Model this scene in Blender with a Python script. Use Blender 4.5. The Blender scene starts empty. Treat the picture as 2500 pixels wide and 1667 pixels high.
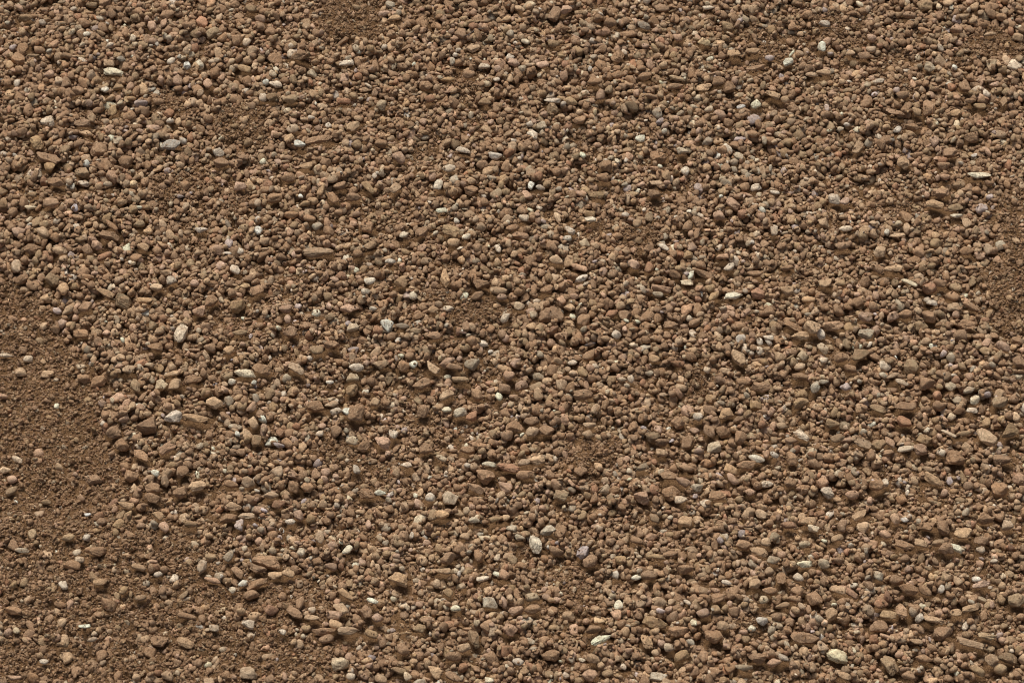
SUN_EL_DEG, SUN_AZ_DEG, SUN_STRENGTH, SUN_ANGLE, SKY_STRENGTH = 57.0, -20.0, 3.1, 28.0, 0.068
DATA = """
@A 0 0
1555,1328,175,105,0,p|big white flat stone alone on sand at upper left
1705,600,75,75,0,p|small white stone near the top left
1558,560,75,85,0,p
1030,660,180,80,15,p|long pale streaked stone near the top left
1552,1100,75,65,0,p
955,820,80,65,0,p
435,1110,130,120,0,p|white quartz lump at the upper left edge
230,165,135,80,-10,g
1080,795,95,65,0,g
995,575,105,80,0,t
175,545,140,110,40,b
205,455,150,100,-80,b
365,455,110,100,0,b
450,680,105,90,0,k
440,1440,250,105,25,b|long brown stone at the upper left edge
900,1375,160,110,0,b
1145,1480,130,120,0,b
335,1300,160,100,60,g
710,830,120,90,35,b
780,1215,125,65,10,t
1025,1015,110,85,-70,g
1530,140,140,100,20,b
1385,240,120,80,70,k
835,50,105,75,0,g
445,1525,110,90,10,g
60,755,110,90,30,b
1445,925,110,75,0,b
750,1125,150,85,10,b
@B 500 0
125,1390,105,95,0,p|white boxy stone beside the upper left sand patch
70,300,130,110,-30,q
415,85,110,80,15,g
380,390,90,80,-70,p
365,630,135,80,25,g
640,545,130,120,0,b
865,545,160,120,0,b
610,890,100,80,0,g
530,890,90,75,90,p
780,905,135,85,-5,g
1040,1270,250,75,-10,b|long brown bar stone in the upper left quarter
865,1315,110,60,20,y|yellow stone in the upper left quarter
800,1175,110,100,0,t
1350,1155,130,110,-50,t
1290,575,150,65,-20,p|thin white stone below the top sand patch
295,375,110,100,90,b
1775,1430,140,100,35,k
1400,1080,85,65,0,t
1725,165,130,60,-5,t
510,170,120,75,25,k
595,290,100,100,0,b
150,1480,145,100,0,b
920,1515,140,80,0,t
1610,960,110,95,40,q
795,490,100,90,80,p
645,770,130,80,10,p
1270,920,130,60,0,r
1605,1305,110,100,0,b
30,770,110,85,90,k
@C 1000 0
1430,90,110,105,0,k|pinkish boulder-like stone near the top centre
1325,130,190,105,-70,b
1005,80,95,65,0,t
580,440,130,85,-35,t|flat angular tan stone below the dark twig
345,725,130,60,-5,g
685,930,125,75,0,g
795,725,65,45,-20,p
1300,920,150,60,10,p
1305,1000,110,105,0,g
1410,690,110,90,70,k
1210,590,115,80,-15,k
490,1370,140,60,15,p|thin white stone in the upper middle
355,1535,120,85,0,p
1760,295,150,70,-5,r
1545,1100,130,80,-5,b
1690,750,140,65,5,b
680,605,110,55,0,p
1740,870,120,80,-80,k
150,780,130,100,10,b
540,680,120,90,30,b
1055,380,80,70,0,p
780,1420,130,75,0,p
945,570,120,75,30,k
1315,400,120,90,20,g
660,1500,110,85,0,b
1785,1510,120,120,0,b
1825,210,120,100,0,b
185,905,90,80,0,r
@D 1500 0
265,235,135,85,25,p|bright white speckled stone near the top
1415,530,85,70,20,l
1585,570,90,80,0,p|round white stone in the upper right
235,1265,90,80,0,p
850,1295,100,75,-55,p
820,800,150,80,-20,t
955,750,130,100,0,b
1050,800,140,110,-40,b|large brown block in the upper right
1445,860,150,80,30,t
1295,955,100,95,30,p
815,380,115,100,0,t
1035,250,120,110,80,g
860,70,115,60,0,p
1090,490,130,90,0,t
1260,465,140,80,-10,t
575,345,105,85,30,k
575,715,160,60,15,g
30,520,150,100,-60,b
1290,620,190,65,-10,b
560,785,150,60,-5,b
275,700,130,80,0,b
1040,1120,95,90,0,b
615,1375,120,75,35,q
860,1000,90,60,-35,p
1090,1475,80,80,0,p
400,1440,150,130,0,b
435,80,140,80,0,b
130,315,140,70,0,b
1150,975,85,45,-30,p
1800,680,120,55,0,t
1615,490,80,22,-50,p
@E 2000 0
50,220,110,70,0,p
25,430,110,80,80,p
1005,615,125,85,40,q|grey and white stone in the upper right corner area
480,345,90,85,0,k
965,50,150,110,0,g
1415,65,90,85,0,t
1090,60,60,55,80,p
710,1190,85,65,-25,p
540,740,110,45,0,p|thin white stone in the upper right
1000,980,180,115,-80,b|tall brown stone in the upper right
1255,265,110,95,30,k
690,1030,180,65,20,b
770,1480,150,125,50,t
1190,1400,130,100,0,b
40,660,140,70,10,t
410,510,120,75,0,b
1330,800,120,95,70,b
1680,930,160,65,-75,t|upright pale stone at the upper right edge
1465,975,120,65,25,g
850,1155,140,90,10,b
1390,1250,130,105,0,b
820,135,120,90,0,b
960,280,130,65,15,b
285,485,95,65,0,t
1135,1510,120,80,0,b
760,870,120,90,-20,b
1375,920,110,50,0,b
1555,310,110,45,0,t
250,1135,60,45,0,p
195,1175,60,45,0,p
890,1020,120,75,55,g
350,1350,160,80,-65,t
@F 0 415
1125,1200,165,140,20,g|big olive slab at the left
995,600,185,110,5,b|large brown hump stone at the left
300,725,175,105,5,b|flat brown stone at the left edge
955,1125,170,70,15,t
1305,1190,165,65,5,t
750,30,130,100,-20,g
885,690,110,80,35,k
950,785,140,75,-40,r
1425,1065,105,95,0,t
1565,1005,90,85,0,p|white cube-like stone at the left
760,125,100,65,30,p
275,340,110,50,10,p
980,130,80,55,0,p
1120,290,110,60,-30,t
515,110,150,95,5,b
465,300,140,85,0,b
475,1000,130,110,20,g
1815,1290,110,105,0,k
1645,1490,200,100,-78,p|tall white and cream stone at the left
1310,700,120,70,30,t
520,1285,90,60,40,l
290,220,90,65,10,g
1350,560,90,70,0,t
780,975,155,60,10,b
1270,490,105,65,5,g
1025,510,160,60,35,b
545,735,130,85,0,t
780,1250,130,90,0,b
740,1495,140,80,0,b
1830,545,120,60,10,p
795,725,115,80,55,b
200,995,130,95,0,b
@G 500 415
1030,755,280,105,8,t|very long tan stone left of centre
1030,510,100,75,-25,q
275,910,100,90,20,p
1320,1265,160,105,20,k
735,1265,120,75,0,k
755,1360,90,70,60,k
1785,1025,125,90,10,t
325,150,110,85,0,k
760,70,120,90,0,b
1495,165,150,65,50,g
1360,245,135,75,0,b
1475,520,150,110,30,b
640,255,140,95,0,b
1740,160,130,85,-60,t
475,1100,130,90,-30,b
1015,1305,80,75,20,p
1240,965,110,75,15,r
60,1195,115,105,0,b
300,1240,125,115,0,g
790,410,130,70,0,b
955,440,110,80,0,b
1505,1010,100,75,0,p
1350,1435,110,75,0,p
1800,1420,130,55,20,p
1690,830,95,50,0,p
875,240,50,45,90,p
320,1480,130,60,10,g
1815,590,90,65,-20,p
1510,690,110,70,-20,t
1165,250,140,85,60,b
1130,560,95,95,0,b
1395,760,90,80,0,b
780,1480,130,110,0,b
1230,145,120,70,0,b
@H 1000 415
1290,1320,220,145,0,b|biggest brown block in the centre
380,560,165,110,35,g
810,1110,150,70,5,t
320,990,180,80,78,t
1705,235,150,70,-5,g
1550,890,150,60,20,k
1040,435,90,70,10,p
260,140,125,75,-75,p
1595,670,100,85,40,q
870,1345,100,65,-70,p
215,1270,100,75,-10,t
1000,1240,95,80,0,p
1565,990,130,60,-25,p
1340,820,125,85,25,t
1585,1370,130,105,-60,b
1250,1090,115,75,10,b
615,1145,115,85,0,b
655,1040,150,90,0,b
940,530,120,65,-10,b
110,565,125,90,-50,b
230,1510,140,90,0,k
1650,450,105,55,0,p
290,370,100,55,0,p
400,660,110,90,0,t
485,1480,75,28,10,d|dark bluish chip on the central sand patch
810,720,90,50,80,p
1010,600,150,80,10,k
840,1155,90,65,0,k
560,190,130,110,0,b
1760,70,115,90,0,b
1455,550,110,60,40,p
1840,1305,130,80,-30,r
1385,1510,120,105,0,b
515,610,80,60,0,p
1455,1250,100,85,0,t
1105,140,100,55,-75,p
1195,160,90,60,0,p
@I 1500 415
1085,310,155,115,35,k|big pink-grey block right of the middle
1290,160,100,70,-25,p
1460,205,90,45,0,p
450,705,105,50,45,p
660,1030,115,55,0,y|cream yellow stone right of centre
1045,885,100,90,0,p
430,1075,180,75,15,k
1085,1150,170,75,-10,p|long white-topped stone right of centre
395,1135,95,65,10,q
1305,1125,120,110,0,r|round reddish stone right of centre
1690,1510,160,85,-10,t|pale tan slab lying left of a bigger one at right
1810,1465,150,125,50,t|large pale grey slab at right
765,480,140,85,50,b
670,515,125,85,-70,b
360,220,120,95,0,b
510,1415,140,80,10,b
95,1330,110,105,0,b
1275,950,140,65,20,b
1195,1300,120,55,-45,k
1575,1100,120,100,0,t
955,415,110,85,0,k
985,790,120,65,0,k
175,860,110,80,45,k
310,900,110,85,-50,r
550,950,120,80,20,b
905,1150,130,65,-40,g
820,950,200,70,20,b
1770,1180,120,75,0,t
1635,1430,190,65,25,b
1580,890,120,60,-20,b
20,1500,95,85,90,p
1400,1540,100,55,15,p
380,120,120,50,0,t
210,490,90,80,-30,t
1460,560,100,75,75,p
1190,160,95,90,0,b
950,710,75,55,-70,p
@J 2000 415
1460,50,210,70,5,p|large flat pale stone at the right edge
140,270,110,105,0,p
40,475,120,105,90,t
240,535,120,60,0,p
820,1025,150,50,20,p
1055,310,160,100,10,t
1240,345,140,65,0,g
1345,485,100,85,70,t
1105,210,160,90,15,b
1250,415,110,45,-5,p
665,1335,130,95,-30,k
1005,1085,125,95,0,r
1345,1420,160,95,0,b
1005,1340,120,115,0,b|round dark brown stone at the right
780,1310,125,85,0,b
560,745,130,100,-60,t
1030,1210,100,50,10,p
425,1500,150,90,10,q
130,1420,180,95,10,b
215,690,140,75,-10,b
710,600,145,45,0,t
670,895,170,70,10,t
55,1035,120,95,0,t
1395,1250,170,70,20,b
1215,1160,115,85,40,b
1100,1030,120,75,10,b
1245,1080,110,85,60,g
425,1340,130,85,10,k
230,290,110,85,-80,k
1150,60,90,60,0,k
1270,145,120,90,0,g
530,900,130,75,30,b
10,1490,110,80,90,p
785,430,145,80,50,b
1340,740,120,80,10,b
@K 0 830
1580,695,145,110,15,p|big white stone beside the left sand channel
1780,715,220,70,8,t
1335,775,170,140,0,b|large brown boulder beside the left sand channel
60,140,120,45,8,p|pale stone on the sand at the left edge
255,170,90,65,0,p
190,290,110,85,0,t
430,310,120,75,0,t
30,510,80,55,0,k
45,1185,110,60,5,t
110,1270,90,75,0,k
105,1380,110,65,-20,g
160,1090,110,50,30,p
850,1270,160,95,0,b|brown lump standing on the left sand
1285,1050,190,80,35,b
1525,985,160,75,-35,k
1110,960,135,110,60,b
1035,840,130,110,0,b
1475,405,110,110,0,q
1590,405,110,105,0,t
1560,310,130,75,-25,t
1170,270,115,75,0,t
1415,65,145,90,15,b
1755,365,165,75,0,b
1235,425,130,85,70,g
735,245,85,50,10,p
1085,235,85,40,5,k
1200,1240,130,105,0,b
1640,1385,120,110,0,b
1795,1330,150,100,-10,t
1385,1440,140,90,20,b
1150,1505,140,70,15,t
515,600,60,45,90,p
1665,1200,125,105,90,b
900,375,140,110,0,b
510,365,50,45,0,p
760,350,110,95,60,b
1390,1350,130,95,0,b
425,1475,90,50,0,g
@L 500 830
370,305,190,75,8,p|long pink and white stone left of centre
90,570,150,105,20,t
430,610,115,70,-65,k
445,755,110,90,50,t
520,265,165,105,10,b
1200,650,110,65,-15,p
1300,655,100,70,10,p
1720,855,100,90,60,p
1350,345,110,75,5,q
1380,250,130,80,0,p
1345,915,105,75,10,y
830,260,160,85,30,t
1140,385,70,35,0,p
1380,705,140,135,0,b|big round brown stone left of centre
1470,1400,150,100,15,b
1155,585,120,65,-15,t
1380,1175,95,60,75,p
470,915,130,80,-75,g
675,955,100,45,15,l
235,90,125,95,-30,t
1620,930,150,95,25,k
395,1295,110,105,50,t
245,1310,120,70,10,b
265,1520,140,80,20,t
670,1495,115,75,0,r
1010,605,150,100,0,b
815,1330,130,95,80,b
1450,960,110,110,0,b
1600,1390,100,50,10,p
1045,855,75,65,0,p
250,380,70,60,0,y
1015,95,120,90,20,g
1160,40,130,85,10,b
1550,565,100,90,0,t
1340,450,130,100,-60,g
1610,225,140,80,-20,t
600,1410,130,80,-10,t
1805,240,115,105,30,b
45,70,100,100,0,b
1835,1135,100,55,5,p
@M 1000 830
570,215,130,100,-40,q|big pale grey stone in the middle
905,320,110,100,80,k
900,1170,200,85,12,r|flat pointed reddish stone in the middle
690,1245,160,130,0,b
375,1450,140,125,0,p|round cream stone in the lower middle
340,200,145,95,-20,k
465,355,155,65,3,g
1580,500,170,85,-5,b
815,515,90,60,75,p
460,660,120,80,-15,q
290,1075,100,55,30,q
725,1130,120,45,0,p
1020,415,120,80,-25,k
1055,1230,145,85,15,b
600,1350,150,75,25,b
870,1340,130,95,35,k
1380,1430,140,110,0,g|grey-brown stone with faceted sides in the lower middle
110,405,150,95,-15,b
205,250,150,80,40,t
190,1430,90,90,0,p
1245,825,125,110,30,b
1120,830,110,95,-50,t
960,790,150,100,10,b
1105,745,130,80,0,b
155,990,120,105,0,b
335,500,140,80,-25,t
125,650,125,95,-60,b
40,225,80,70,-30,p
1620,860,95,90,0,t
1160,1100,140,90,-10,t
1640,770,110,60,0,t
525,1005,130,70,0,b
610,490,130,85,50,b
870,440,110,90,0,b
1555,1200,110,95,20,b
565,695,100,85,0,r
1485,205,85,50,0,p
1045,1115,105,55,0,t
1630,145,110,100,0,b
1175,340,100,85,0,q
1645,35,100,35,-25,d|dark slate chip right of the middle
410,245,140,55,10,b
@N 1500 830
1135,160,185,110,70,t|tall tan stone right of the middle
910,975,125,120,0,q|greenish grey boulder in the right half
1200,1135,160,85,0,b|brick-shaped brown stone in the right half
1295,1080,140,70,15,p
1015,670,150,105,-25,t
1710,865,150,75,40,p
1395,1310,110,60,0,p
255,1430,150,110,65,k|layered pink-grey stone at the lower right
345,880,130,100,0,g
1720,145,95,85,45,q
1695,560,145,100,-25,g
760,700,85,80,0,p
1175,380,120,90,0,b
510,1390,150,125,45,b
620,1290,130,75,20,k
1330,430,170,80,15,b
1155,890,120,105,90,b
845,270,75,65,90,p
965,370,110,70,30,k
1290,590,105,95,0,g
1620,1085,130,100,90,b
990,830,115,105,60,b
575,215,125,60,5,r
865,830,150,90,75,b
365,170,95,85,0,t
1520,780,85,60,-10,t
250,1160,120,55,5,q
430,1025,110,65,20,t
1460,1045,80,55,20,p
940,1420,150,85,0,b
605,1450,110,75,-10,p
1065,1175,120,85,25,t
440,930,140,70,-25,b
1325,15,80,55,80,p
1410,20,75,50,50,p
670,930,130,110,90,b
1690,245,95,65,5,t
1075,1265,130,65,50,k
660,1165,125,60,20,b
1600,1300,100,90,0,b
1240,1380,90,80,-20,k
150,355,80,55,80,p
1830,430,110,85,80,q
1695,330,140,60,0,b
580,755,115,105,0,b
500,1240,150,85,0,b
@O 2000 830
840,245,140,125,30,g|big grey-brown boulder at the right
990,400,135,125,0,b|round dark brown ball stone at the right
240,425,100,80,30,l
1530,890,205,115,45,t|large tan slab at the right edge
1730,840,165,110,-40,g
650,930,150,70,52,k
670,325,125,50,-25,t
755,385,120,50,20,p
365,150,150,125,-60,g
1415,550,110,80,-35,p
1195,430,95,85,20,q
955,910,140,100,10,g
545,955,120,100,-30,g
400,945,150,85,25,t
775,740,130,100,10,r
535,625,155,70,30,g
785,610,180,100,-5,b
1235,1080,170,135,10,b|broad brown boulder at the lower right
1040,1270,175,85,28,t
1840,1270,130,110,40,k|big tan block cut by the right edge
1110,1020,80,70,30,p
600,1305,95,75,-60,p
1395,640,100,50,10,p
785,990,140,65,-15,p
165,900,115,80,-10,t
125,765,125,90,5,g
520,1355,130,105,0,b
1665,1085,150,105,0,b
1640,1365,135,125,0,b
35,75,130,70,50,p
1680,60,135,80,25,k
1180,850,140,45,25,p
1365,455,105,60,-10,q
1080,500,110,85,-60,r
920,1000,130,95,10,k
75,1390,110,105,0,p
300,1410,115,80,10,k
195,160,130,90,0,b
1650,570,140,105,0,g
1820,195,140,95,75,b
1315,850,130,45,-5,g
290,260,120,90,15,b
1205,700,80,70,0,p
40,380,90,45,0,q
@P 0 1247
1265,510,120,75,5,t
1440,575,75,60,-20,p
770,1050,100,40,-20,p|white sliver on the lower left sand
705,375,80,60,-40,p
725,440,80,65,0,t
400,1370,75,50,0,p
575,680,90,75,80,p
895,370,140,90,-15,b
910,650,115,60,5,t
990,850,140,100,40,b|dark brown stone casting a shadow at the lower left
1700,955,160,65,0,b
1690,1200,150,80,20,t
1500,145,95,90,30,k
1840,510,125,80,-75,t
1530,1500,130,70,30,t
120,905,150,70,18,b
840,1170,85,38,-10,p
800,35,60,40,0,p
790,240,65,60,0,p
125,670,90,55,-45,g
1125,725,85,60,-60,g
200,360,120,45,5,q
1735,115,120,55,10,g
1450,40,105,65,40,t
660,490,150,70,8,b
630,240,100,75,0,g
130,1520,120,50,0,k
575,1215,100,55,0,g
150,1090,65,55,40,q
1280,790,100,55,0,t
1450,1190,150,105,0,b
@Q 500 1247
565,460,265,115,25,b|biggest long brown stone at the lower left
1780,620,175,115,35,t|big yellowish tan stone in the lower middle
1230,1400,145,110,10,q|big pale grey stone near the bottom
315,130,120,75,-80,l
350,660,90,55,-35,p
1300,360,100,65,-35,p
395,1030,110,75,15,p|pale angular stone on the lower left sand
85,1070,95,70,15,p
400,1475,140,115,0,t
710,1100,65,45,30,p
1050,240,120,75,-82,t
215,60,150,90,-10,b
385,40,150,75,15,t
70,630,155,55,20,k
645,585,130,80,0,t
760,565,105,75,10,t
820,930,155,90,35,b
610,905,120,85,10,r
1085,1085,190,80,3,b|flat brown slab in the lower middle
1310,1090,190,70,-15,t
1175,945,140,85,20,k
1240,885,140,85,40,t
1195,1035,120,75,25,t
1110,1170,125,75,-5,b
300,555,155,65,50,b
480,530,150,80,25,b
470,665,200,80,-25,b
425,760,130,75,-25,b
1290,760,155,60,38,t
975,970,130,60,10,t
1770,1455,135,55,8,g
1330,1505,75,70,0,p
860,40,100,80,60,k
780,95,90,60,10,p
220,405,115,75,-60,q
1475,920,130,90,65,b
1520,1120,110,75,20,g
1150,505,100,85,0,k
865,835,120,70,-65,b
1525,820,110,50,30,p
1570,975,85,75,40,k
250,715,70,55,50,p
1845,1500,80,65,60,p
1800,1265,115,90,40,b
1605,1530,100,80,0,t
@R 1000 1247
1150,305,175,105,62,y|big cream stone in the lower middle
1580,375,125,90,-65,l|lilac grey oval stone in the lower middle
1260,170,130,90,-5,y
1745,1170,185,70,-28,y|long cream yellow stone near the bottom right of the middle
915,1085,120,100,15,k|pinkish white block in the lower middle
735,840,130,90,5,q
660,615,115,60,-35,p
1375,190,150,105,-65,b
1120,785,120,75,0,q
970,905,125,90,-10,k
590,1165,165,85,78,g
1000,240,95,55,35,q
230,1465,140,100,40,t
395,1320,135,80,5,b
480,685,55,50,0,p
800,420,75,50,-70,p
800,575,75,50,10,p
1120,895,130,85,5,b
1335,360,130,85,15,b
630,410,130,85,75,b
505,225,90,70,25,t
590,80,100,55,0,q
785,70,115,70,-8,g
495,1250,110,80,0,t
355,745,100,65,40,g
90,1075,110,75,0,g
300,545,140,70,10,t
1650,460,140,100,-30,b
1285,1310,140,115,20,b
1640,1500,130,115,0,k
1720,1005,100,70,30,t
395,1510,145,80,30,b
1680,1075,125,75,0,b
1675,1345,120,75,30,t
865,605,100,85,90,k
725,1545,80,55,20,p
1805,1480,90,65,-15,g
300,40,120,80,0,t
215,45,110,85,-60,g
420,885,90,65,-20,p
880,60,70,55,-30,t
350,425,135,90,-45,b
990,1370,90,70,35,p
@S 1500 1247
370,1020,205,115,8,g|large grey-brown slab at the lower right
1280,665,120,85,-35,t
1735,485,125,80,-12,p|white rectangular stone at the lower right
1680,605,90,75,20,p
1815,155,95,85,0,p|bright white angular stone at the lower right
500,1240,90,80,0,p
1545,1335,95,70,20,p
1455,1375,125,75,-5,k
370,65,100,85,20,t
1365,810,80,80,0,q
1450,445,110,70,5,q
810,935,110,85,0,k
1345,995,95,85,0,p
590,1090,165,95,-20,b|blocky brown stone at the lower right
650,90,120,105,20,t
1315,370,160,85,22,t
1380,280,85,80,0,t
315,590,135,80,15,b
200,605,85,50,-10,p
1590,125,130,75,0,r
1740,1160,240,95,8,b|very long brown stone at the lower right
200,265,105,75,0,b
400,1515,140,80,5,q
615,1320,135,80,-25,g
1820,800,135,110,60,b
900,1150,150,120,0,b
1305,1340,150,80,0,b
1520,615,160,85,-80,b
1180,1420,145,60,-3,q
1640,800,120,75,15,b
950,800,120,95,0,b
920,720,80,50,40,k
510,390,130,60,3,b
290,1190,150,90,60,t
385,415,150,50,3,g
1530,860,115,70,-25,t
1415,725,120,75,20,b
1020,650,85,50,0,p
1735,300,100,60,-20,q
650,525,140,90,0,b
1340,30,110,80,40,t
15,580,75,50,80,p
665,830,70,40,30,p
80,1420,65,50,80,p
995,1045,110,85,20,t
1180,305,130,85,15,b
1770,90,140,65,-8,t
@T 2000 1247
170,1320,185,110,35,q|big greenish grey slab near the bottom right
640,1400,195,125,75,g|biggest grey-brown boulder near the bottom right
1055,995,190,70,8,t|long tan stone at the lower right
915,980,80,70,-20,p|small white stone at the lower right
1245,335,145,55,35,p|bent white stone at the lower right
1475,670,155,55,-15,k|long pink stone at the right edge
375,40,140,80,-25,t
165,245,115,55,-20,t
540,1055,160,120,-10,b
630,950,130,90,20,g
1125,1120,160,115,-5,b
1135,150,140,110,50,b
1150,370,130,110,0,b
1715,130,100,95,0,t
1310,210,150,100,5,t
1715,1340,155,90,12,g
1650,1435,110,95,30,g
1375,1200,235,80,18,t
1115,710,80,55,-70,p
740,915,170,90,72,b
565,845,120,90,10,r
815,715,160,90,15,b
710,625,120,90,8,b
45,480,100,85,10,q
1435,620,85,55,10,p
775,315,170,70,12,b
210,130,130,80,-80,b
400,140,115,100,-60,t
1510,70,140,80,-5,b
930,290,110,75,8,t
1080,290,120,60,-15,t
695,75,100,80,80,k
1480,265,130,90,10,b
960,1340,145,75,12,b
230,1500,110,60,30,t
980,145,125,90,10,b
1470,355,80,65,0,p
900,1070,140,65,28,b
965,725,135,70,58,b
1535,1140,155,75,10,g
600,220,95,75,60,k
300,750,125,60,35,r
1380,885,150,75,-12,t
1570,1380,115,105,0,t
170,715,155,65,25,t
780,80,75,50,40,p
1445,1450,145,60,35,g
105,940,130,95,-60,t
545,590,100,80,60,q
820,1500,120,75,20,b
1245,925,100,70,5,t
885,1190,110,50,25,t
1800,820,140,125,0,g
"""
# Gravel field: crushed, dust-coated stones on sandy ground, seen from above at a slant.
import bpy, bmesh, math, random
import numpy as np
from mathutils import Vector

SEED = 7
rng = np.random.default_rng(SEED)
random.seed(SEED)
scene = bpy.context.scene
col = scene.collection

# ------------------------------------------------------------------ camera
PITCH = math.radians(52.0)
DIST = 5.0
LENS = 120.0
W, H = 2500.0, 1667.0
F = LENS / 36.0 * W
CAM = np.array([0.0, -DIST * math.cos(PITCH), DIST * math.sin(PITCH)])
FW = -CAM / DIST
RT = np.array([1.0, 0.0, 0.0])
UP = np.cross(RT, FW)
MM = DIST / F                      # metres on the ground per photo pixel, at the middle


def px_to_ground(px, py, z=0.0):
    d = FW + RT * ((px - W / 2) / F) - UP * ((py - H / 2) / F)
    t = (z - CAM[2]) / d[2]
    p = CAM + d * t
    return p[0], p[1]


def ground_to_px(x, y, z=0.0):
    vx, vy, vz = x - CAM[0], y - CAM[1], z - CAM[2]
    zc = vx * FW[0] + vy * FW[1] + vz * FW[2]
    xc = vx * RT[0]
    yc = vx * UP[0] + vy * UP[1] + vz * UP[2]
    return W / 2 + F * xc / zc, H / 2 - F * yc / zc


cd = bpy.data.cameras.new("camera")
cam = bpy.data.objects.new("camera", cd)
col.objects.link(cam)
cam.location = CAM
cam.rotation_euler = Vector(FW).to_track_quat('-Z', 'Y').to_euler()
cd.lens = LENS
cd.sensor_width = 36.0
cd.clip_start = 0.05
cd.clip_end = 500.0
cd.dof.use_dof = True
cd.dof.focus_distance = DIST - 0.06
cd.dof.aperture_fstop = 10.0
scene.camera = cam
scene.cycles.filter_width = 1.0

# ------------------------------------------------------------------ light
scene.view_settings.view_transform = 'Standard'
scene.view_settings.look = 'None'
scene.view_settings.exposure = 0
SUN_EL, SUN_AZ = math.radians(SUN_EL_DEG), math.radians(SUN_AZ_DEG)   # azimuth from +Y towards +X
wd = bpy.data.worlds.new("World")
scene.world = wd
wd.use_nodes = True
nt = wd.node_tree
bg = nt.nodes["Background"]
sky = nt.nodes.new("ShaderNodeTexSky")
sky.sky_type = 'NISHITA'
sky.sun_disc = False
sky.sun_elevation = SUN_EL
sky.sun_rotation = SUN_AZ
sky.air_density = 1.0
sky.dust_density = 4.0
sky.ozone_density = 0.4
hs_ = nt.nodes.new("ShaderNodeHueSaturation")      # hazy, whitened sky
hs_.inputs["Saturation"].default_value = .5
nt.links.new(sky.outputs[0], hs_.inputs["Color"])
nt.links.new(hs_.outputs[0], bg.inputs[0])
bg.inputs[1].default_value = SKY_STRENGTH
sd = bpy.data.lights.new("sun", 'SUN')
sd.energy = SUN_STRENGTH
sd.angle = math.radians(SUN_ANGLE)
sd.color = (1.0, 0.94, 0.85)
sun = bpy.data.objects.new("sun", sd)
col.objects.link(sun)
sdir = Vector((math.sin(SUN_AZ) * math.cos(SUN_EL), math.cos(SUN_AZ) * math.cos(SUN_EL), math.sin(SUN_EL)))
sun.rotation_euler = (-sdir).to_track_quat('-Z', 'Y').to_euler()
sun.location = sdir * 10

# ------------------------------------------------------------------ noise
_lat = {}


def vnoise(x, y, scale, seed):
    """smooth value noise in -1..1; scale = feature size in metres"""
    if seed not in _lat:
        _lat[seed] = np.random.default_rng(1000 + seed).uniform(-1, 1, (256, 256))
    L = _lat[seed]
    u, v = np.asarray(x) / scale + 71.3, np.asarray(y) / scale + 39.7
    iu, iv = np.floor(u).astype(int), np.floor(v).astype(int)
    fu, fv = u - iu, v - iv
    fu, fv = fu * fu * (3 - 2 * fu), fv * fv * (3 - 2 * fv)
    a, b = L[iu & 255, iv & 255], L[(iu + 1) & 255, iv & 255]
    c, d = L[iu & 255, (iv + 1) & 255], L[(iu + 1) & 255, (iv + 1) & 255]
    return (a * (1 - fu) + b * fu) * (1 - fv) + (c * (1 - fu) + d * fu) * fv


def smooth(t):
    t = np.clip(t, 0, 1)
    return t * t * (3 - 2 * t)


# ------------------------------------------------------------------ where the sand shows
def poly_dist(x, y, P):
    """signed distance to a polygon, positive inside"""
    x, y = np.asarray(x, float), np.asarray(y, float)
    inside = np.zeros(x.shape, bool)
    best = np.full(x.shape, 1e9)
    n = len(P)
    for i in range(n):
        x0, y0 = P[i]
        x1, y1 = P[(i + 1) % n]
        dx, dy = x1 - x0, y1 - y0
        t = np.clip(((x - x0) * dx + (y - y0) * dy) / (dx * dx + dy * dy), 0, 1)
        best = np.minimum(best, np.hypot(x - x0 - t * dx, y - y0 - t * dy))
        cross = ((y0 > y) != (y1 > y)) & (x < (x1 - x0) * (y - y0) / ((y1 - y0) if y1 != y0 else 1e-9) + x0)
        inside ^= cross
    return np.where(inside, best, -best)


CHANNEL = [(-900, 420), (-200, 570), (0, 650), (100, 735), (175, 860), (240, 950), (275, 1060), (300, 1150), (270, 1250), (100, 1270), (-900, 1240)]
GRITTY = [(-900, 1180), (230, 1180), (330, 1170), (430, 1290), (560, 1400), (690, 1440), (790, 1560), (860, 1700), (960, 2100), (-900, 2100)]
PATCHES = [  # cx, cy, rx, ry, how bare
    (865, 45, 85, 75, .85), (590, 315, 110, 45, .8), (440, 290, 60, 62, .7), (400, 475, 110, 60, .65), (470, 620, 60, 60, .5),
    (1165, 772, 115, 48, .9), (1140, 235, 50, 45, .6), (2430, 135, 95, 48, .9), (2480, 640, 80, 190, .85), (1560, 572, 68, 50, .8),
    (1705, 935, 35, 60, .75), (790, 1110, 70, 40, .6), (910, 1165, 90, 45, .55), (1475, 1085, 70, 50, .6), (1410, 1450, 60, 70, .6),
    (1830, 1530, 60, 38, .5), (2030, 60, 90, 45, .6), (1590, 880, 50, 40, .5), (690, 1060, 80, 35, .3), (600, 1480, 100, 70, .4),
    (1250, 1620, 120, 30, .3), (2420, 1500, 60, 60, .3), (2390, 260, 60, 40, .3), (1880, 120, 60, 45, .45), (780, 1480, 70, 60, .5),
    (1420, 560, 60, 45, .4), (1060, 1010, 60, 30, .25), (1000, 60, 60, 60, .3), (1640, 60, 60, 40, .35), (560, 530, 60, 50, .5)]


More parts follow.
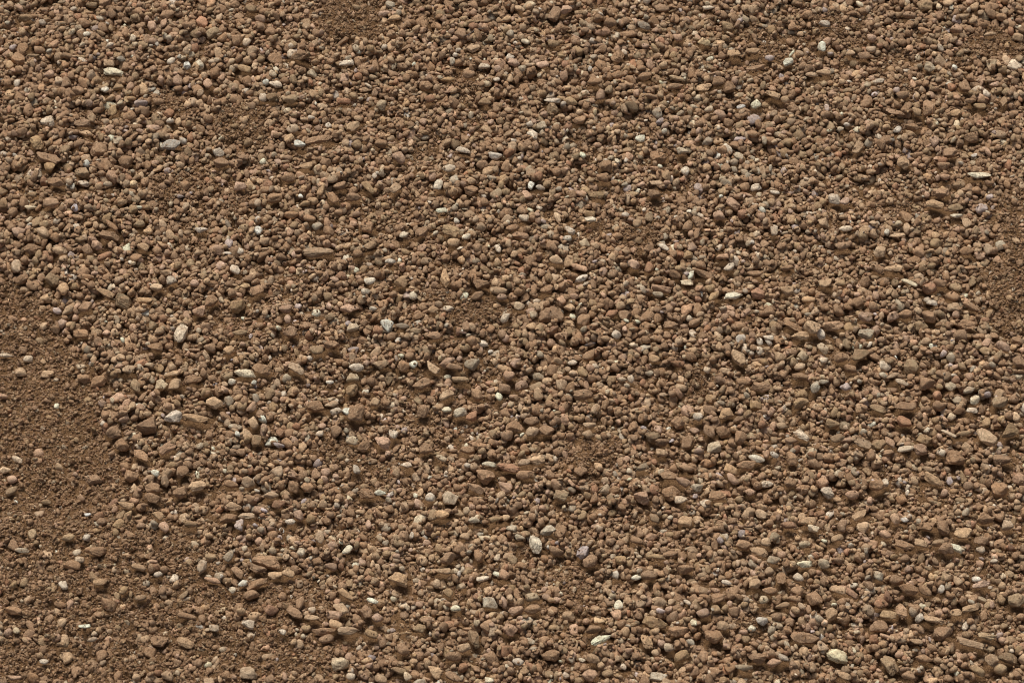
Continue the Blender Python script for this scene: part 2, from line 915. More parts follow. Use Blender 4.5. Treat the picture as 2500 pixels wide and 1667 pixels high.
def bare(x, y):
    """0 = full gravel cover, 1 = bare sand (world x, y)"""
    px, py = ground_to_px(x, y)
    px = px + 30 * vnoise(x, y, 0.05, 1) + 26 * vnoise(x, y, 0.02, 2)
    py = py + 30 * vnoise(x, y, 0.05, 3) + 26 * vnoise(x, y, 0.02, 4)
    b = 0.96 * smooth(0.5 + poly_dist(px, py, CHANNEL) / 75)
    b = np.maximum(b, 0.62 * smooth(0.5 + poly_dist(px, py, GRITTY) / 120))
    for cx, cy, rx, ry, k in PATCHES:
        d = np.hypot((px - cx) / rx, (py - cy) / ry)
        b = np.maximum(b, .98 * k * smooth(1.45 - d * .95))
    b = np.maximum(b, 0.22 * smooth((vnoise(x, y, 0.06, 5) - 0.3) * 3))
    b = b * (1 - .35 * smooth(vnoise(x, y, .016, 6) * 1.5 + .2) * (b < .93))
    return b


def relief(x, y):
    """the lie of the land under the stones"""
    px, py = ground_to_px(x, y)
    z = 0.014 * vnoise(x, y, 0.42, 10) + 0.005 * vnoise(x, y, 0.16, 11) + 0.0015 * vnoise(x, y, 0.06, 12)
    z = z - 0.016 * smooth(0.5 + poly_dist(px, py, CHANNEL) / 120)
    return z


def sand_height(x, y, b):
    """top of the sand that fills the gaps and buries stones in the bare patches"""
    z = relief(x, y) + .0040 + .0105 * smooth(b * 1.25)
    z = z + .0022 * vnoise(x, y, .022, 20) + .0018 * vnoise(x, y, .009, 21) * (.4 + b) + .0011 * vnoise(x, y, .0048, 22)
    return z


# ------------------------------------------------------------------ stone shapes
def ico(sub):
    bm = bmesh.new()
    bmesh.ops.create_icosphere(bm, subdivisions=sub, radius=1.0)
    bm.verts.ensure_lookup_table()
    V = np.array([v.co[:] for v in bm.verts])
    T = np.array([[v.index for v in f.verts] for f in bm.faces])
    bm.free()
    V /= np.linalg.norm(V, axis=1)[:, None]
    return V, T


ICO = {k: ico(k) for k in (1, 2, 3, 4, 5)}


def stone_shape(V, r, hard, nplanes):
    """a rounded polyhedron cut by random planes, scaled to half-extents 1"""
    N = r.normal(size=(nplanes, 3))
    N /= np.linalg.norm(N, axis=1)[:, None]
    P = r.uniform(0.58, 1.0, nplanes)
    base = np.array([[0, 0, 1.], [0, 0, -1.], [1, 0, 0], [-1, 0, 0], [0, 1, 0], [0, -1, 0]])
    N = np.vstack([N, base + r.normal(scale=.33, size=base.shape)])
    N /= np.linalg.norm(N, axis=1)[:, None]
    P = np.concatenate([P, r.uniform(.72, 1.05, 6)])
    D = np.maximum(V @ N.T, 0) / P
    rad = 1.0 / (D ** hard).sum(1) ** (1.0 / hard)
    top = 1.42 * np.median(rad)
    rad = (rad ** -18.0 + top ** -18.0) ** (-1 / 18.0)
    w = np.zeros(len(V))
    for s, a in ((1.7, .06), (3.6, .05), (7.0, .026)):
        ph = r.uniform(0, 6, 3)
        M = r.normal(size=(3, 3)) * s
        w += a * (1 - 2 * np.abs(np.sin(V @ M[0] + ph[0]) * np.sin(V @ M[1] + ph[1] + 1.3 * np.sin(V @ M[2] + ph[2]))))
    S = V * (rad * (1 + w))[:, None]
    lo, hi = S.min(0), S.max(0)
    return (S - (lo + hi) / 2) / ((hi - lo) / 2)


NB = 56
_r = np.random.default_rng(5)
_par = [(_r.uniform(16, 48), int(_r.integers(5, 13)), int(_r.integers(1e9))) for _ in range(NB)]
SHAPES = {s: [stone_shape(ICO[s][0], np.random.default_rng(sd_), hd, npn) for hd, npn, sd_ in _par] for s in (1, 2, 3)}

# ------------------------------------------------------------------ colours (real-world albedo)
TONE = {'b': (.36, .225, .134), 't': (.55, .392, .245), 'p': (.74, .625, .475), 'q': (.52, .445, .32), 'g': (.385, .282, .165),
        'k': (.55, .365, .25), 'r': (.40, .215, .13), 'l': (.52, .44, .41), 'y': (.74, .64, .47), 'd': (.05, .052, .062)}
CLEAN = {'b': .0, 't': .35, 'p': .8, 'q': .5, 'g': .2, 'k': .45, 'r': .35, 'l': .7, 'y': .95, 'd': .9}


def tone_of(c, r):
    base = np.array(TONE[c])
    k = r.normal(1, .2)
    hue = r.normal(0, .035)
    t = base * k * np.array([1 + hue, 1, 1 - hue * 1.4])
    return np.clip(t, .02, .8), float(np.clip(CLEAN[c] + r.normal(0, .12), 0, 1))


# ------------------------------------------------------------------ the stones read off the photograph
LISTED = []
tx = ty = 0
for ln in DATA.strip().splitlines():
    if ln.startswith('@'):
        _, tx, ty = ln.split()
        tx, ty = float(tx), float(ty)
        continue
    nick = None
    if '|' in ln:
        ln, nick = ln.split('|')
    x, y, l, w, a, c = ln.split(',')
    LISTED.append(dict(px=tx + float(x) / 3.734, py=ty + float(y) / 3.734, L=float(l) / 3.734, Wd=float(w) / 3.734,
                       ang=math.radians(float(a)), c=c, nick=nick))

# ------------------------------------------------------------------ dropping stones on a height map
X0, X1, Y0, Y1 = -0.95, 0.95, -0.72, 0.82
CELL = 0.0015
nx, ny = int((X1 - X0) / CELL), int((Y1 - Y0) / CELL)
gx, gy = np.meshgrid(X0 + (np.arange(nx) + .5) * CELL, Y0 + (np.arange(ny) + .5) * CELL, indexing='ij')
H0 = relief(gx, gy)
BARE = bare(gx, gy)
HM = H0.copy()
SAND = sand_height(gx, gy, BARE)
RES = np.zeros_like(HM, dtype=bool)      # footprints that must stay clear


def foot(x, y, a, b, yaw):
    R = max(a, b)
    i0, i1 = int((x - R - X0) / CELL), int((x + R - X0) / CELL) + 2
    j0, j1 = int((y - R - Y0) / CELL), int((y + R - Y0) / CELL) + 2
    if i0 < 0 or j0 < 0 or i1 >= nx or j1 >= ny:
        return None
    ux = X0 + (np.arange(i0, i1) + .5) * CELL - x
    uy = Y0 + (np.arange(j0, j1) + .5) * CELL - y
    c, s = math.cos(yaw), math.sin(yaw)
    U = (ux[:, None] * c + uy[None, :] * s) / a
    V = (-ux[:, None] * s + uy[None, :] * c) / b
    q = 1 - np.power(np.abs(U), 2.6) - np.power(np.abs(V), 2.6)
    m = q > 0
    if not m.any():
        return None
    return slice(i0, i1), slice(j0, j1), m, q


def drop(x, y, a, b, c, yaw, pct=.8, tries=1, jig=0.0, clear=None, cap=None):
    best = None
    for k in range(tries):
        xx = x + (rng.uniform(-jig, jig) if k else 0)
        yy = y + (rng.uniform(-jig, jig) if k else 0)
        f = foot(xx, yy, a, b, yaw)
        if f is None:
            continue
        si, sj, m, q = f
        if clear is not None and RES[si, sj][m].mean() > clear:
            continue
        th = c * np.sqrt(q[m])
        hm = HM[si, sj][m]
        hb = hm + th * .92
        kq = min(int(len(hb) * pct), len(hb) - 1)
        z = np.partition(hb, kq)[kq]
        if best is None or z < best[0]:
            best = (z, xx, yy, f, th, hm)
    if best is None:
        return None
    z, xx, yy, (si, sj, m, q), th, hm = best
    if cap is not None and z + c > H0[si, sj][m].mean() + cap:
        return None
    # lean of the surface below
    ii, jj = np.nonzero(m)
    pi, pj = (ii - ii.mean()) * CELL, (jj - jj.mean()) * CELL
    gxx = (pi * hm).sum() / max((pi * pi).sum(), 1e-9)
    gyy = (pj * hm).sum() / max((pj * pj).sum(), 1e-9)
    sub = HM[si, sj]
    sub[m] = np.maximum(sub[m], z + th)
    return xx, yy, z, gxx, gyy, (si, sj, m)


def rot_matrix(yaw, gxx, gyy, tilt, r):
    n = np.array([-np.clip(gxx, -.9, .9) * .75, -np.clip(gyy, -.9, .9) * .75, 1.0])
    n[:2] += r.normal(0, tilt, 2)
    n /= np.linalg.norm(n)
    xd = np.array([math.cos(yaw), math.sin(yaw), 0.0])
    xd -= n * (xd @ n)
    xd /= np.linalg.norm(xd)
    yd = np.cross(n, xd)
    return np.stack([xd, yd, n], axis=1)


STONES = []       # every loose stone of the gravel mass: (matrix 3x3, loc, half sizes, tone, clean)


def rand_code():
    u = rng.random()
    for c, p in (('b', .44), ('g', .12), ('t', .22), ('k', .085), ('r', .035), ('q', .04), ('p', .026), ('l', .008), ('y', .003)):
        if u < p:
            return c
        u -= p
    return 'b'


def random_stones(n, size, jig, pct, clear, bare_pow, tries=3, tilt=.28, cap=None):
    k = 0
    while k < n:
        k += 1
        x, y = rng.uniform(X0 + .02, X1 - .02), rng.uniform(Y0 + .02, Y1 - .02)
        i, j = int((x - X0) / CELL), int((y - Y0) / CELL)
        if rng.random() > (1 - BARE[i, j]) ** bare_pow:
            continue
        L = size() * (1 + .2 * float(vnoise(x, y, .13, 30)) + .1 * float(vnoise(x, y, .05, 31)))
        a = L / 2
        b = a * rng.uniform(.52, .95)
        c = b * rng.uniform(.45, .88)
        yaw = rng.uniform(0, math.pi)
        d = drop(x, y, a, b, c, yaw, pct, tries, jig, clear, cap)
        if d is None:
            continue
        xx, yy, z, g1, g2, _ = d
        STONES.append((rot_matrix(yaw, g1, g2, tilt, rng), (xx, yy, z), (a, b, c), *tone_of(rand_code(), rng)))


def lognorm(mean, sig, lo, hi):
    return lambda: float(np.clip(mean * math.exp(rng.normal(0, sig)), lo, hi))


# 2. the stones the photograph singles out
order = sorted(range(len(LISTED)), key=lambda i: -LISTED[i]['L'] * LISTED[i]['Wd'])
chosen = set(order[:300])
named = [i for i, s in enumerate(LISTED) if s['nick']]
small = [i for i in sorted(chosen, key=lambda i: LISTED[i]['L'] * LISTED[i]['Wd']) if not LISTED[i]['nick']]
extra = [i for i in named if i not in chosen]
for i in extra:
    if LISTED[i]['c'] != 'd':
        chosen.discard(small.pop(0))
    chosen.add(i)
PLACED = {}
for i in order[::-1]:
    s = LISTED[i]
    r = np.random.default_rng(9000 + i)
    a, b = s['L'] * MM / 2 * 1.08, s['Wd'] * MM / 2 * 1.08
    flat = {'t': .62, 'p': .66, 'd': .35}.get(s['c'], .78)
    c = b * r.uniform(flat - .1, flat + .1)
    yaw = -s['ang']
    z = 0.012
    for _ in range(3):
        x, y = px_to_ground(s['px'], s['py'], z)
        f = foot(x, y, a, b, yaw)
        if f is None:
            break
        si, sj, m, q = f
        z = max(float(H0[si, sj][m].mean()) + .0245 - c, float(SAND[si, sj][m].mean()) + .5 * c)
    if f is None:
        continue
    th = c * np.sqrt(q[m])
    prev = HM[si, sj][m]
    z = max(z, float(np.partition(prev + th * .9, int(len(th) * .9))[int(len(th) * .9)]) - .001)
    HM[si, sj][m] = np.maximum(prev, z + th)
    RES[si, sj] |= m
    ii, jj = np.nonzero(m)
    h_ = H0[si, sj][m]
    pi_, pj_ = (ii - ii.mean()) * CELL, (jj - jj.mean()) * CELL
    R = rot_matrix(yaw, (pi_ * h_).sum() / (pi_ * pi_).sum(), (pj_ * h_).sum() / max((pj_ * pj_).sum(), 1e-9), .13, r)
    xx, yy = x, y
    tn, cl = tone_of(s['c'], r)
    PLACED[i] = (R, (xx, yy, z), (a, b, c), tn, cl)
    if i not in chosen:
        STONES.append(PLACED[i])
# 2b. a bed of stones under and around them
HM = np.where(RES, HM, H0)
random_stones(22000, lognorm(.0145, .25, .008, .0215), .006, .7, (.10), 1.0, tries=1, cap=.017)
HM = np.maximum(HM, SAND - .0018)
# 3. the stones around and between them, coarse to fine
random_stones(19000, lognorm(.0142, .25, .0085, .0195), .009, .6, .03, 2.0, tries=4, tilt=.2, cap=.0255)
random_stones(22000, lognorm(.0100, .22, .006, .013), .009, .6, .05, 1.3, tries=3, tilt=.28, cap=.025)
random_stones(15000, lognorm(.0058, .25, .0032, .008), .007, .6, .08, .7, tries=3, tilt=.4, cap=.025)

# ------------------------------------------------------------------ materials
def nd(nt, kind, **kw):
    n = nt.nodes.new(kind)
    for k, v in kw.items():
        setattr(n, k, v)
    return n


def noise_node(nt, vec, scale, detail=3, rough=.6):
    n = nd(nt, "ShaderNodeTexNoise")
    n.inputs["Scale"].default_value = scale
    n.inputs["Detail"].default_value = detail
    n.inputs["Roughness"].default_value = rough
    nt.links.new(vec, n.inputs["Vector"])
    return n


def ramp(nt, src, stops):
    r = nd(nt, "ShaderNodeValToRGB")
    e = r.color_ramp.elements
    while len(e) < len(stops):
        e.new(.5)
    for k, (p, c) in enumerate(stops):
        e[k].position = p
        e[k].color = (*c, 1) if len(c) == 3 else c
    nt.links.new(src, r.inputs[0])
    return r


def mix(nt, kind, fac, a, b):
    m = nd(nt, "ShaderNodeMix", data_type='RGBA', blend_type=kind)
    for sock, v in ((m.inputs["Factor"], fac), (m.inputs["A"], a), (m.inputs["B"], b)):
        if isinstance(v, bpy.types.NodeSocket):
            nt.links.new(v, sock)
        elif isinstance(v, tuple):
            sock.default_value = (*v, 1)
        else:
            sock.default_value = v
    return m.outputs["Result"]


def math_node(nt, op, a, b=None, clamp=False):
    m = nd(nt, "ShaderNodeMath", operation=op, use_clamp=clamp)
    for k, v in enumerate((a, b)):
        if v is None:
            continue
        if isinstance(v, bpy.types.NodeSocket):
            nt.links.new(v, m.inputs[k])
        else:
            m.inputs[k].default_value = v
    return m.outputs[0]


def grey(v):
    return (v, v, v)


DUST = (.345, .211, .121)


def stone_material(name):
    m = bpy.data.materials.new(name)
    m.use_nodes = True
    nt = m.node_tree
    bs = nt.nodes["Principled BSDF"]
    bs.inputs["Roughness"].default_value = .93
    bs.inputs["Specular IOR Level"].default_value = .18
    geo = nd(nt, "ShaderNodeNewGeometry")
    pos = geo.outputs["Position"]
    tone = nd(nt, "ShaderNodeAttribute", attribute_name="tone")
    clean = tone.outputs["Alpha"]
    # the rock itself: mottling and mineral flecks
    mott = noise_node(nt, pos, 210, 4, .65)
    c1 = mix(nt, 'MULTIPLY', 1.0, tone.outputs["Color"], ramp(nt, mott.outputs[0], [(.32, grey(.62)), (.5, grey(1)), (.68, grey(1.3))]).outputs[0])
    fleck = noise_node(nt, pos, 620, 2, .5)
    fd = ramp(nt, fleck.outputs[0], [(.30, grey(.35)), (.43, grey(.95)), (.58, grey(1.02)), (.70, grey(1.4))])
    c2 = mix(nt, 'MULTIPLY', 1.0, c1, fd.outputs[0])
    stain = noise_node(nt, pos, 120, 3, .6)
    st = ramp(nt, stain.outputs[0], [(.48, grey(0)), (.66, grey(1))])
    c3 = mix(nt, 'MIX', math_node(nt, 'MULTIPLY', st.outputs[0], .5), c2, (.36, .20, .11))
    # the coat of sandy dust: grains light and dark
    grain = noise_node(nt, pos, 720, 3, .75)
    gcol = ramp(nt, grain.outputs[0], [(.29, (.05, .028, .014)), (.42, (.21, .128, .07)), (.53, DUST), (.62, (.55, .39, .25)), (.70, (.85, .69, .50))])
    dn = noise_node(nt, pos, 95, 4, .6)
    dm = ramp(nt, dn.outputs[0], [(.36, grey(0)), (.58, grey(1))])
    sep = nd(nt, "ShaderNodeSeparateXYZ")
    nt.links.new(geo.outputs["Normal"], sep.inputs[0])
    upf = math_node(nt, 'ADD', math_node(nt, 'MULTIPLY', sep.outputs[2], .35), .65, True)
    dusty = math_node(nt, 'SUBTRACT', 1.0, clean, True)
    f = math_node(nt, 'MULTIPLY', dusty, math_node(nt, 'ADD', math_node(nt, 'MULTIPLY', dm.outputs[0], .55), .25))
    f = math_node(nt, 'ADD', math_node(nt, 'MULTIPLY', f, upf), math_node(nt, 'MULTIPLY', dm.outputs[0], .16), True)
    c4 = mix(nt, 'MIX', f, c3, gcol.outputs[0])
    # dust also takes up each stone's own shade
    c5 = mix(nt, 'MIX', .2, c4, c2)
    nt.links.new(c5, bs.inputs["Base Color"])
    b1 = nd(nt, "ShaderNodeBump")
    b1.inputs["Strength"].default_value = .55
    b1.inputs["Distance"].default_value = .0012
    pit = noise_node(nt, pos, 260, 4, .7)
    nt.links.new(pit.outputs[0], b1.inputs["Height"])
    b2 = nd(nt, "ShaderNodeBump")
    b2.inputs["Strength"].default_value = .6
    b2.inputs["Distance"].default_value = .0009
    nt.links.new(grain.outputs[0], b2.inputs["Height"])
    nt.links.new(b1.outputs[0], b2.inputs["Normal"])
    nt.links.new(b2.outputs[0], bs.inputs["Normal"])
    return m


def sand_material():
    m = bpy.data.materials.new("sandy ground")
    m.use_nodes = True
    nt = m.node_tree
    bs = nt.nodes["Principled BSDF"]
    bs.inputs["Roughness"].default_value = .96
    bs.inputs["Specular IOR Level"].default_value = .12
    geo = nd(nt, "ShaderNodeNewGeometry")
    pos = geo.outputs["Position"]
    g = noise_node(nt, pos, 620, 3, .75)
    c = ramp(nt, g.outputs[0], [(.30, (.03, .015, .007)), (.44, (.125, .068, .032)), (.56, (.205, .118, .058)), (.67, (.35, .22, .12)), (.76, (.65, .48, .31))])
    v = nd(nt, "ShaderNodeTexVoronoi")
    v.inputs["Scale"].default_value = 75
    nt.links.new(pos, v.inputs["Vector"])
    vc = ramp(nt, v.outputs["Distance"], [(.0, (.30, .19, .115)), (.5, (.22, .135, .08)), (.85, (.07, .04, .022))])
    far = nd(nt, "ShaderNodeVectorMath", operation='LENGTH')
    nt.links.new(pos, far.inputs[0])
    ff = math_node(nt, 'MULTIPLY', math_node(nt, 'SUBTRACT', far.outputs["Value"], 1.0), 3.0, True)
    mo = noise_node(nt, pos, 14, 4, .6)
    c2 = mix(nt, 'MIX', math_node(nt, 'MULTIPLY', ff, .8), c.outputs[0], vc.outputs[0])
    c3 = mix(nt, 'MULTIPLY', 1.0, c2, ramp(nt, mo.outputs[0], [(.35, grey(.86)), (.65, grey(1.1))]).outputs[0])
    nt.links.new(c3, bs.inputs["Base Color"])
    b = nd(nt, "ShaderNodeBump")
    b.inputs["Strength"].default_value = .9
    b.inputs["Distance"].default_value = .0015
    nt.links.new(g.outputs[0], b.inputs["Height"])
    b2 = nd(nt, "ShaderNodeBump", invert=True)
    b2.inputs["Distance"].default_value = .006
    nt.links.new(ff, b2.inputs["Strength"])
    nt.links.new(v.outputs["Distance"], b2.inputs["Height"])
    nt.links.new(b.outputs[0], b2.inputs["Normal"])
    nt.links.new(b2.outputs[0], bs.inputs["Normal"])
    return m


M_STONE = stone_material("dusty crushed stone")
M_SAND = sand_material()


def mesh_from(name, V, T, tone=None, smooth_shade=True, quads=False):
    me = bpy.data.meshes.new(name)
    k = 4 if quads else 3
    me.vertices.add(len(V))
    me.vertices.foreach_set("co", np.ascontiguousarray(V, dtype=np.float32).ravel())
    me.loops.add(len(T) * k)
    me.loops.foreach_set("vertex_index", np.ascontiguousarray(T, dtype=np.int32).ravel())
    me.polygons.add(len(T))
    me.polygons.foreach_set("loop_start", np.arange(0, len(T) * k, k, dtype=np.int32))
    me.polygons.foreach_set("use_smooth", np.full(len(T), smooth_shade))
    if tone is not None:
        at = me.color_attributes.new("tone", 'FLOAT_COLOR', 'POINT')
        at.data.foreach_set("color", np.ascontiguousarray(tone, dtype=np.float32).ravel())
    me.update(calc_edges=True)
    return me


def link(name, me, mat, **props):
    o = bpy.data.objects.new(name, me)
    me.materials.append(mat)
    col.objects.link(o)
    for k, v in props.items():
        o[k] = v
    return o


# ------------------------------------------------------------------ ground: one sheet to the horizon
def axis(lo, hi, step):
    inner = np.arange(lo, hi + step / 2, step)
    out = []
    d, s = 0.0, step
    while d < 80:
        s *= 1.16
        d += s
        out.append(d)
    out = np.array(out)
    return np.concatenate([lo - out[::-1], inner, inner[-1] + out])


ax, ay = axis(X0, X1, .0025), axis(Y0, Y1, .0025)
GX, GY = np.meshgrid(ax, ay, indexing='ij')
fade = 1 - smooth((np.maximum(np.maximum(X0 - GX, GX - X1), np.maximum(Y0 - GY, GY - Y1))) / 2.0)
SB = bare(GX, GY)


GZ = sand_height(GX, GY, SB) * fade
n1, n2 = GX.shape
idx = np.arange(n1 * n2).reshape(n1, n2)
Q = np.stack([idx[:-1, :-1], idx[1:, :-1], idx[1:, 1:], idx[:-1, 1:]], -1).reshape(-1, 4)
gm = mesh_from("ground", np.stack([GX, GY, GZ], -1).reshape(-1, 3), Q, quads=True)
link("ground", gm, M_SAND, kind="structure")

# ------------------------------------------------------------------ the gravel mass


def batch(name, stones, lod, mat, smooth_shade=True):
    """many stones in one mesh"""
    tv, tt = ICO[lod]
    n = len(stones)
    which = np.random.default_rng(len(stones)).integers(0, NB, n)
    R = np.array([s[0] for s in stones])
    Lc = np.array([s[1] for s in stones])
    S = np.array([s[2] for s in stones])
    C = np.array([np.append(s[3], s[4]) for s in stones])
    nv = len(tv)
    V = np.empty((n, nv, 3), np.float32)
    for k in range(NB):
        m = np.nonzero(which == k)[0]
        if len(m):
            loc = SHAPES[lod][k][None] * S[m][:, None, :]
            V[m] = np.einsum('nij,nvj->nvi', R[m], loc) + Lc[m][:, None, :]
    T = (tt[None] + (np.arange(n) * nv)[:, None, None]).reshape(-1, 3)
    Cv = np.repeat(C, nv, axis=0)
    return V.reshape(-1, 3), T, Cv


def join(parts):
    off = 0
    Vs, Ts, Cs = [], [], []
    for V, T, C in parts:
        Vs.append(V)
        Ts.append(T + off)
        Cs.append(C)
        off += len(V)
    return np.concatenate(Vs), np.concatenate(Ts), np.concatenate(Cs)


def visible(s):
    x, y, z = s[1]
    i, j = int((x - X0) / CELL), int((y - Y0) / CELL)
    return z + s[2][2] > SAND[min(max(i, 0), nx - 1), min(max(j, 0), ny - 1)] and z + s[2][2] * .9 > HM[min(max(i, 0), nx - 1), min(max(j, 0), ny - 1)] - .016


keep = [s for s in STONES if visible(s)]
big = [s for s in keep if s[2][0] > .0034]
tiny = [s for s in keep if s[2][0] <= .0034]
huge = [s for s in big if s[2][0] > .0082]
mid = [s for s in big if s[2][0] <= .0082]
# clods and chippings half sunk in the bare ground
TOP0 = HM
HM = np.maximum(HM, SAND)
n0 = len(keep)
k = 0
while k < 24000:
    k += 1
    x, y = rng.uniform(X0 + .02, X1 - .02), rng.uniform(Y0 + .02, Y1 - .02)
    i, j = int((x - X0) / CELL), int((y - Y0) / CELL)
    if rng.random() > BARE[i, j] * 1.1 or HM[i, j] > SAND[i, j] + .002:
        continue
    L = float(np.clip(.0058 * math.exp(rng.normal(0, .38)), .0032, .016))
    a, b = L / 2, L / 2 * rng.uniform(.6, .95)
    c = b * rng.uniform(.5, .85)
    yaw = rng.uniform(0, math.pi)
    d = drop(x, y, a, b, c, yaw, .45, 1, 0, .05)
    if d is None:
        continue
    STONES.append((rot_matrix(yaw, d[3], d[4], .35, rng), (d[0], d[1], d[2] - c * rng.uniform(.1, .7)), (a, b, c), *tone_of(rand_code(), rng)))
    keep.append(STONES[-1])
big = [s for s in keep if s[2][0] > .0034]
tiny = [s for s in keep if s[2][0] <= .0034]
huge = [s for s in big if s[2][0] > .0082]
mid = [s for s in big if s[2][0] <= .0082]
V, T, C = join([batch("h", huge, 3, None), batch("m", mid, 2, None), batch("t", tiny, 1, None)])
link("gravel", mesh_from("gravel", V, T, C), M_STONE, kind="stuff",
     label="dusty brown crushed gravel covering the ground between the larger stones", category="gravel")
print("gravel stones", len(keep), "of", len(STONES), "tris", len(T))

# grit: crumbs of sand and chippings, thick in the bare patches and in the gaps between stones
TOP = np.maximum(HM, SAND)
lowmap = HM < SAND + .004
NG = 330000
gxs, gys = rng.uniform(X0 + .01, X1 - .01, NG), rng.uniform(Y0 + .01, Y1 - .01, NG)
gi, gj = ((gxs - X0) / CELL).astype(int), ((gys - Y0) / CELL).astype(int)
acc = np.where(lowmap[gi, gj], .34 + .66 * smooth(BARE[gi, gj] * 1.6), .045)
sel = rng.random(NG) < acc
gxs, gys, gi, gj = gxs[sel], gys[sel], gi[sel], gj[sel]
n = len(gxs)
sz = np.clip(.0013 * np.exp(rng.normal(0, .5, n)), .0006, .0042)
sz = np.where(lowmap[gi, gj], sz, sz * .55)
R = np.zeros((n, 3, 3))
axes = rng.normal(size=(n, 4))
axes /= np.linalg.norm(axes, axis=1)[:, None]
qw, qx_, qy_, qz_ = axes.T
R[:, 0, 0] = 1 - 2 * (qy_ ** 2 + qz_ ** 2); R[:, 0, 1] = 2 * (qx_ * qy_ - qz_ * qw); R[:, 0, 2] = 2 * (qx_ * qz_ + qy_ * qw)
R[:, 1, 0] = 2 * (qx_ * qy_ + qz_ * qw); R[:, 1, 1] = 1 - 2 * (qx_ ** 2 + qz_ ** 2); R[:, 1, 2] = 2 * (qy_ * qz_ - qx_ * qw)
R[:, 2, 0] = 2 * (qx_ * qz_ - qy_ * qw); R[:, 2, 1] = 2 * (qy_ * qz_ + qx_ * qw); R[:, 2, 2] = 1 - 2 * (qx_ ** 2 + qy_ ** 2)
codes = rng.choice(list('btgkrpq'), n, p=[.74, .10, .05, .05, .03, .018, .012])
base = (.50 + .14 * BARE[gi, gj])[:, None] * np.array([1.04, .98, .88]) * np.array([TONE[c] for c in codes]) * np.clip(rng.normal(1, .2, n), .55, 1.5)[:, None]  # grit colour darkened, most between the stones, to paint in crevice shade
cl = np.array([CLEAN[c] for c in codes])
z = TOP[gi, gj] + sz * .3
S = np.stack([sz * 1.25, sz, sz * .8], 1)
tv, tt = ICO[1]
which = rng.integers(0, NB, n)
V = np.empty((n, len(tv), 3), np.float32)
for k in range(NB):
    m = np.nonzero(which == k)[0]
    V[m] = np.einsum('nij,nvj->nvi', R[m], SHAPES[1][k][None] * S[m][:, None, :]) + np.stack([gxs[m], gys[m], z[m]], 1)[:, None, :]
T = (tt[None] + (np.arange(n) * len(tv))[:, None, None]).reshape(-1, 3)
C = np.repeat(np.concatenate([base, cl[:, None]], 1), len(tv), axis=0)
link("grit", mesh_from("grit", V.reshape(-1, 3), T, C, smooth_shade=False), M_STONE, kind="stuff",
     label="fine brown sandy grit lying between the stones and over the bare patches", category="grit")
print("grit", n, "tris", len(T))

# ------------------------------------------------------------------ the largest stones, one object each
COLNAME = {'b': 'dusty brown', 't': 'pale tan', 'p': 'whitish', 'q': 'pale grey', 'g': 'grey-brown', 'k': 'pinkish',
           'r': 'reddish brown', 'l': 'lilac grey', 'y': 'cream yellow', 'd': 'dark slate'}
LAND = [i for i in PLACED if LISTED[i]['nick']]


def shape_word(s):
    q = s['L'] / s['Wd']
    return 'long' if q > 1.85 else 'oblong' if q > 1.4 else 'chunky'


def direction(dx, dy):
    a = math.degrees(math.atan2(-dy, dx)) % 360
    return ['right of', 'up and right of', 'above', 'up and left of', 'left of', 'down and left of', 'below', 'down and right of'][int((a + 22.5) // 45) % 8]


labels = {}
for i in chosen:
    if i in PLACED and LISTED[i]['nick']:
        labels[i] = LISTED[i]['nick']
texts = {}
for i in sorted(chosen):
    if i not in PLACED or i in labels:
        continue
    s = LISTED[i]
    opts = sorted(LAND, key=lambda j: math.hypot(LISTED[j]['px'] - s['px'], LISTED[j]['py'] - s['py']))[:3]
    done = False
    for j in opts:
        l = LISTED[j]
        dx, dy = s['px'] - l['px'], s['py'] - l['py']
        d = math.hypot(dx, dy)
        near = 'just ' if d < 75 else '' if d < 190 else 'far '
        t = f"{COLNAME[s['c']]} {shape_word(s)} stone {near}{direction(dx, dy)} the {l['nick']}"
        if len(t.split()) > 15:
            t = f"{COLNAME[s['c']].split()[-1]} {shape_word(s)} stone {direction(dx, dy)} the {l['nick']}"
        if t not in texts:
            texts[t] = i
            done = True
            break
    if not done:
        l = LISTED[opts[0]]
        dx, dy = s['px'] - l['px'], s['py'] - l['py']
        size = 'bigger' if s['L'] * s['Wd'] > LISTED[texts.get(f"{COLNAME[s['c']]} {shape_word(s)} stone {direction(dx, dy)} the {l['nick']}", i)]['L'] ** 2 else 'other'
        t = f"{size} {COLNAME[s['c']].split()[-1]} {shape_word(s)} stone {direction(dx, dy)} the {l['nick']}"
        while t in texts:
            t = 'further ' + t
        texts[t] = i
    labels[i] = ' '.join(t.split()[-16:])

for i in sorted(chosen):
    if i not in PLACED:
        continue
    R, loc, hs, tn, cl = PLACED[i]
    s = LISTED[i]
    r = np.random.default_rng(5000 + i)
    hard = r.uniform(22, 60) if s['c'] in 'ptqykdg' else r.uniform(14, 40)
    sub = 5 if s['L'] > 40 else 4
    Vl = stone_shape(ICO[sub][0], r, hard, int(r.integers(6, 14))) * np.array(hs)
    me = mesh_from("stone", (Vl @ R.T), ICO[sub][1], np.tile(np.append(tn, cl), (len(Vl), 1)))
    chip = s['c'] == 'd'
    o = link("slate_chip" if chip else "stone", me, M_STONE, label=labels[i], category="slate chip" if chip else "stone",
             group="dark slate chips on the gravel" if chip else "larger stones lying on the gravel")
    o.location = loc

# ------------------------------------------------------------------ the dark twig near the top
def ground_top(x, y):
    i, j = int((x - X0) / CELL), int((y - Y0) / CELL)
    return float(TOP[i - 1:i + 2, j - 1:j + 2].max())


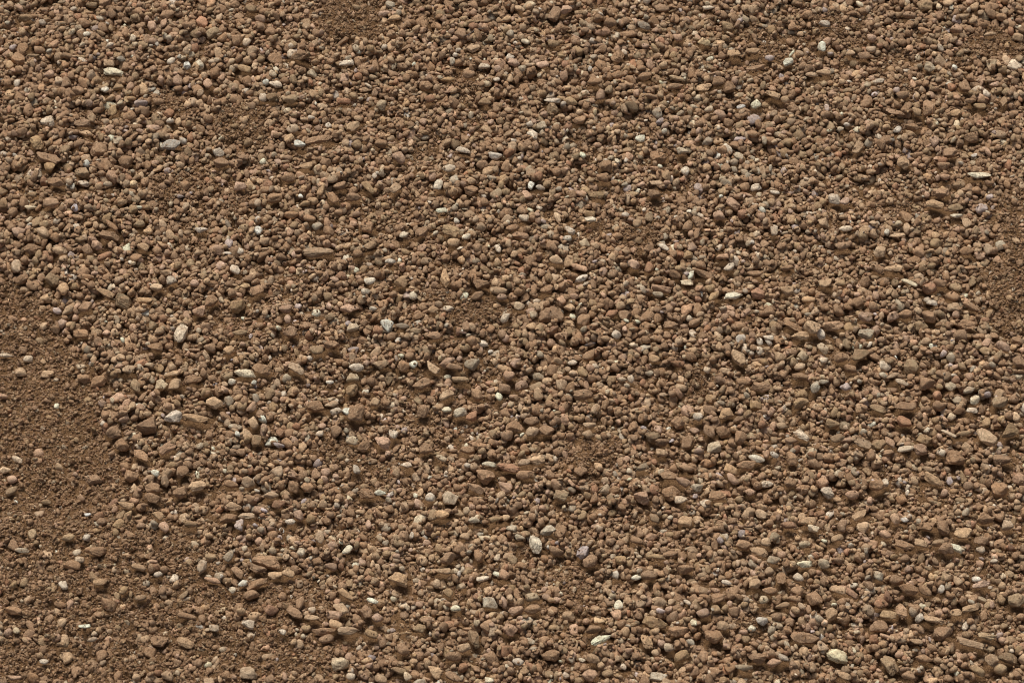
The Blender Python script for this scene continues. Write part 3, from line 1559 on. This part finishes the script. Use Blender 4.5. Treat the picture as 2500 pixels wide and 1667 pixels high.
pts = []
for k, (qx, qy) in enumerate([(1137, 98), (1143, 95.5), (1150, 91), (1158, 86.5), (1167, 83), (1175, 81), (1183, 79.5)]):
    x, y = px_to_ground(qx, qy, .02)
    pts.append([x, y, ground_top(x, y)])
pts = np.array(pts)
pts[:, 2] = np.maximum(pts[:, 2], pts[:, 2].mean()) * .5 + pts[:, 2].mean() * .5 + .002
bm = bmesh.new()
rings = []
for k, p in enumerate(pts):
    t = k / (len(pts) - 1)
    rad = .0011 * (1 - .55 * t) * (.75 if k in (0, 6) else 1) * (1 + .15 * math.sin(5 * k))
    d = pts[min(k + 1, 6)] - pts[max(k - 1, 0)]
    d /= np.linalg.norm(d)
    u = np.cross(d, [0, 0, 1.])
    u /= np.linalg.norm(u)
    v = np.cross(u, d)
    rings.append([bm.verts.new(p - pts[3] + rad * (math.cos(a) * u + math.sin(a) * v)) for a in [q * math.pi / 4 for q in range(8)]])
for k in range(6):
    for q in range(8):
        bm.faces.new((rings[k][q], rings[k][(q + 1) % 8], rings[k + 1][(q + 1) % 8], rings[k + 1][q]))
bm.faces.new(rings[0][::-1])
bm.faces.new(rings[-1])
bmesh.ops.recalc_face_normals(bm, faces=bm.faces)
me = bpy.data.meshes.new("twig")
bm.to_mesh(me)
bm.free()
M_TWIG = bpy.data.materials.new("dark dry bark")
M_TWIG.use_nodes = True
tnt = M_TWIG.node_tree
tb = tnt.nodes["Principled BSDF"]
tb.inputs["Roughness"].default_value = .8
tg = nd(tnt, "ShaderNodeNewGeometry")
tn_ = noise_node(tnt, tg.outputs["Position"], 900, 3)
tnt.links.new(ramp(tnt, tn_.outputs[0], [(.35, (.035, .026, .022)), (.7, (.16, .125, .105))]).outputs[0], tb.inputs["Base Color"])
tw = link("twig", me, M_TWIG, label="thin dark curved twig lying on the gravel near the top", category="twig")
tw.location = pts[3]
for i in chosen:
    if len(labels.get(i, "").split()) > 16:
        print("LONG", labels[i])
print("individual stones", len([1 for i in chosen if i in PLACED]))
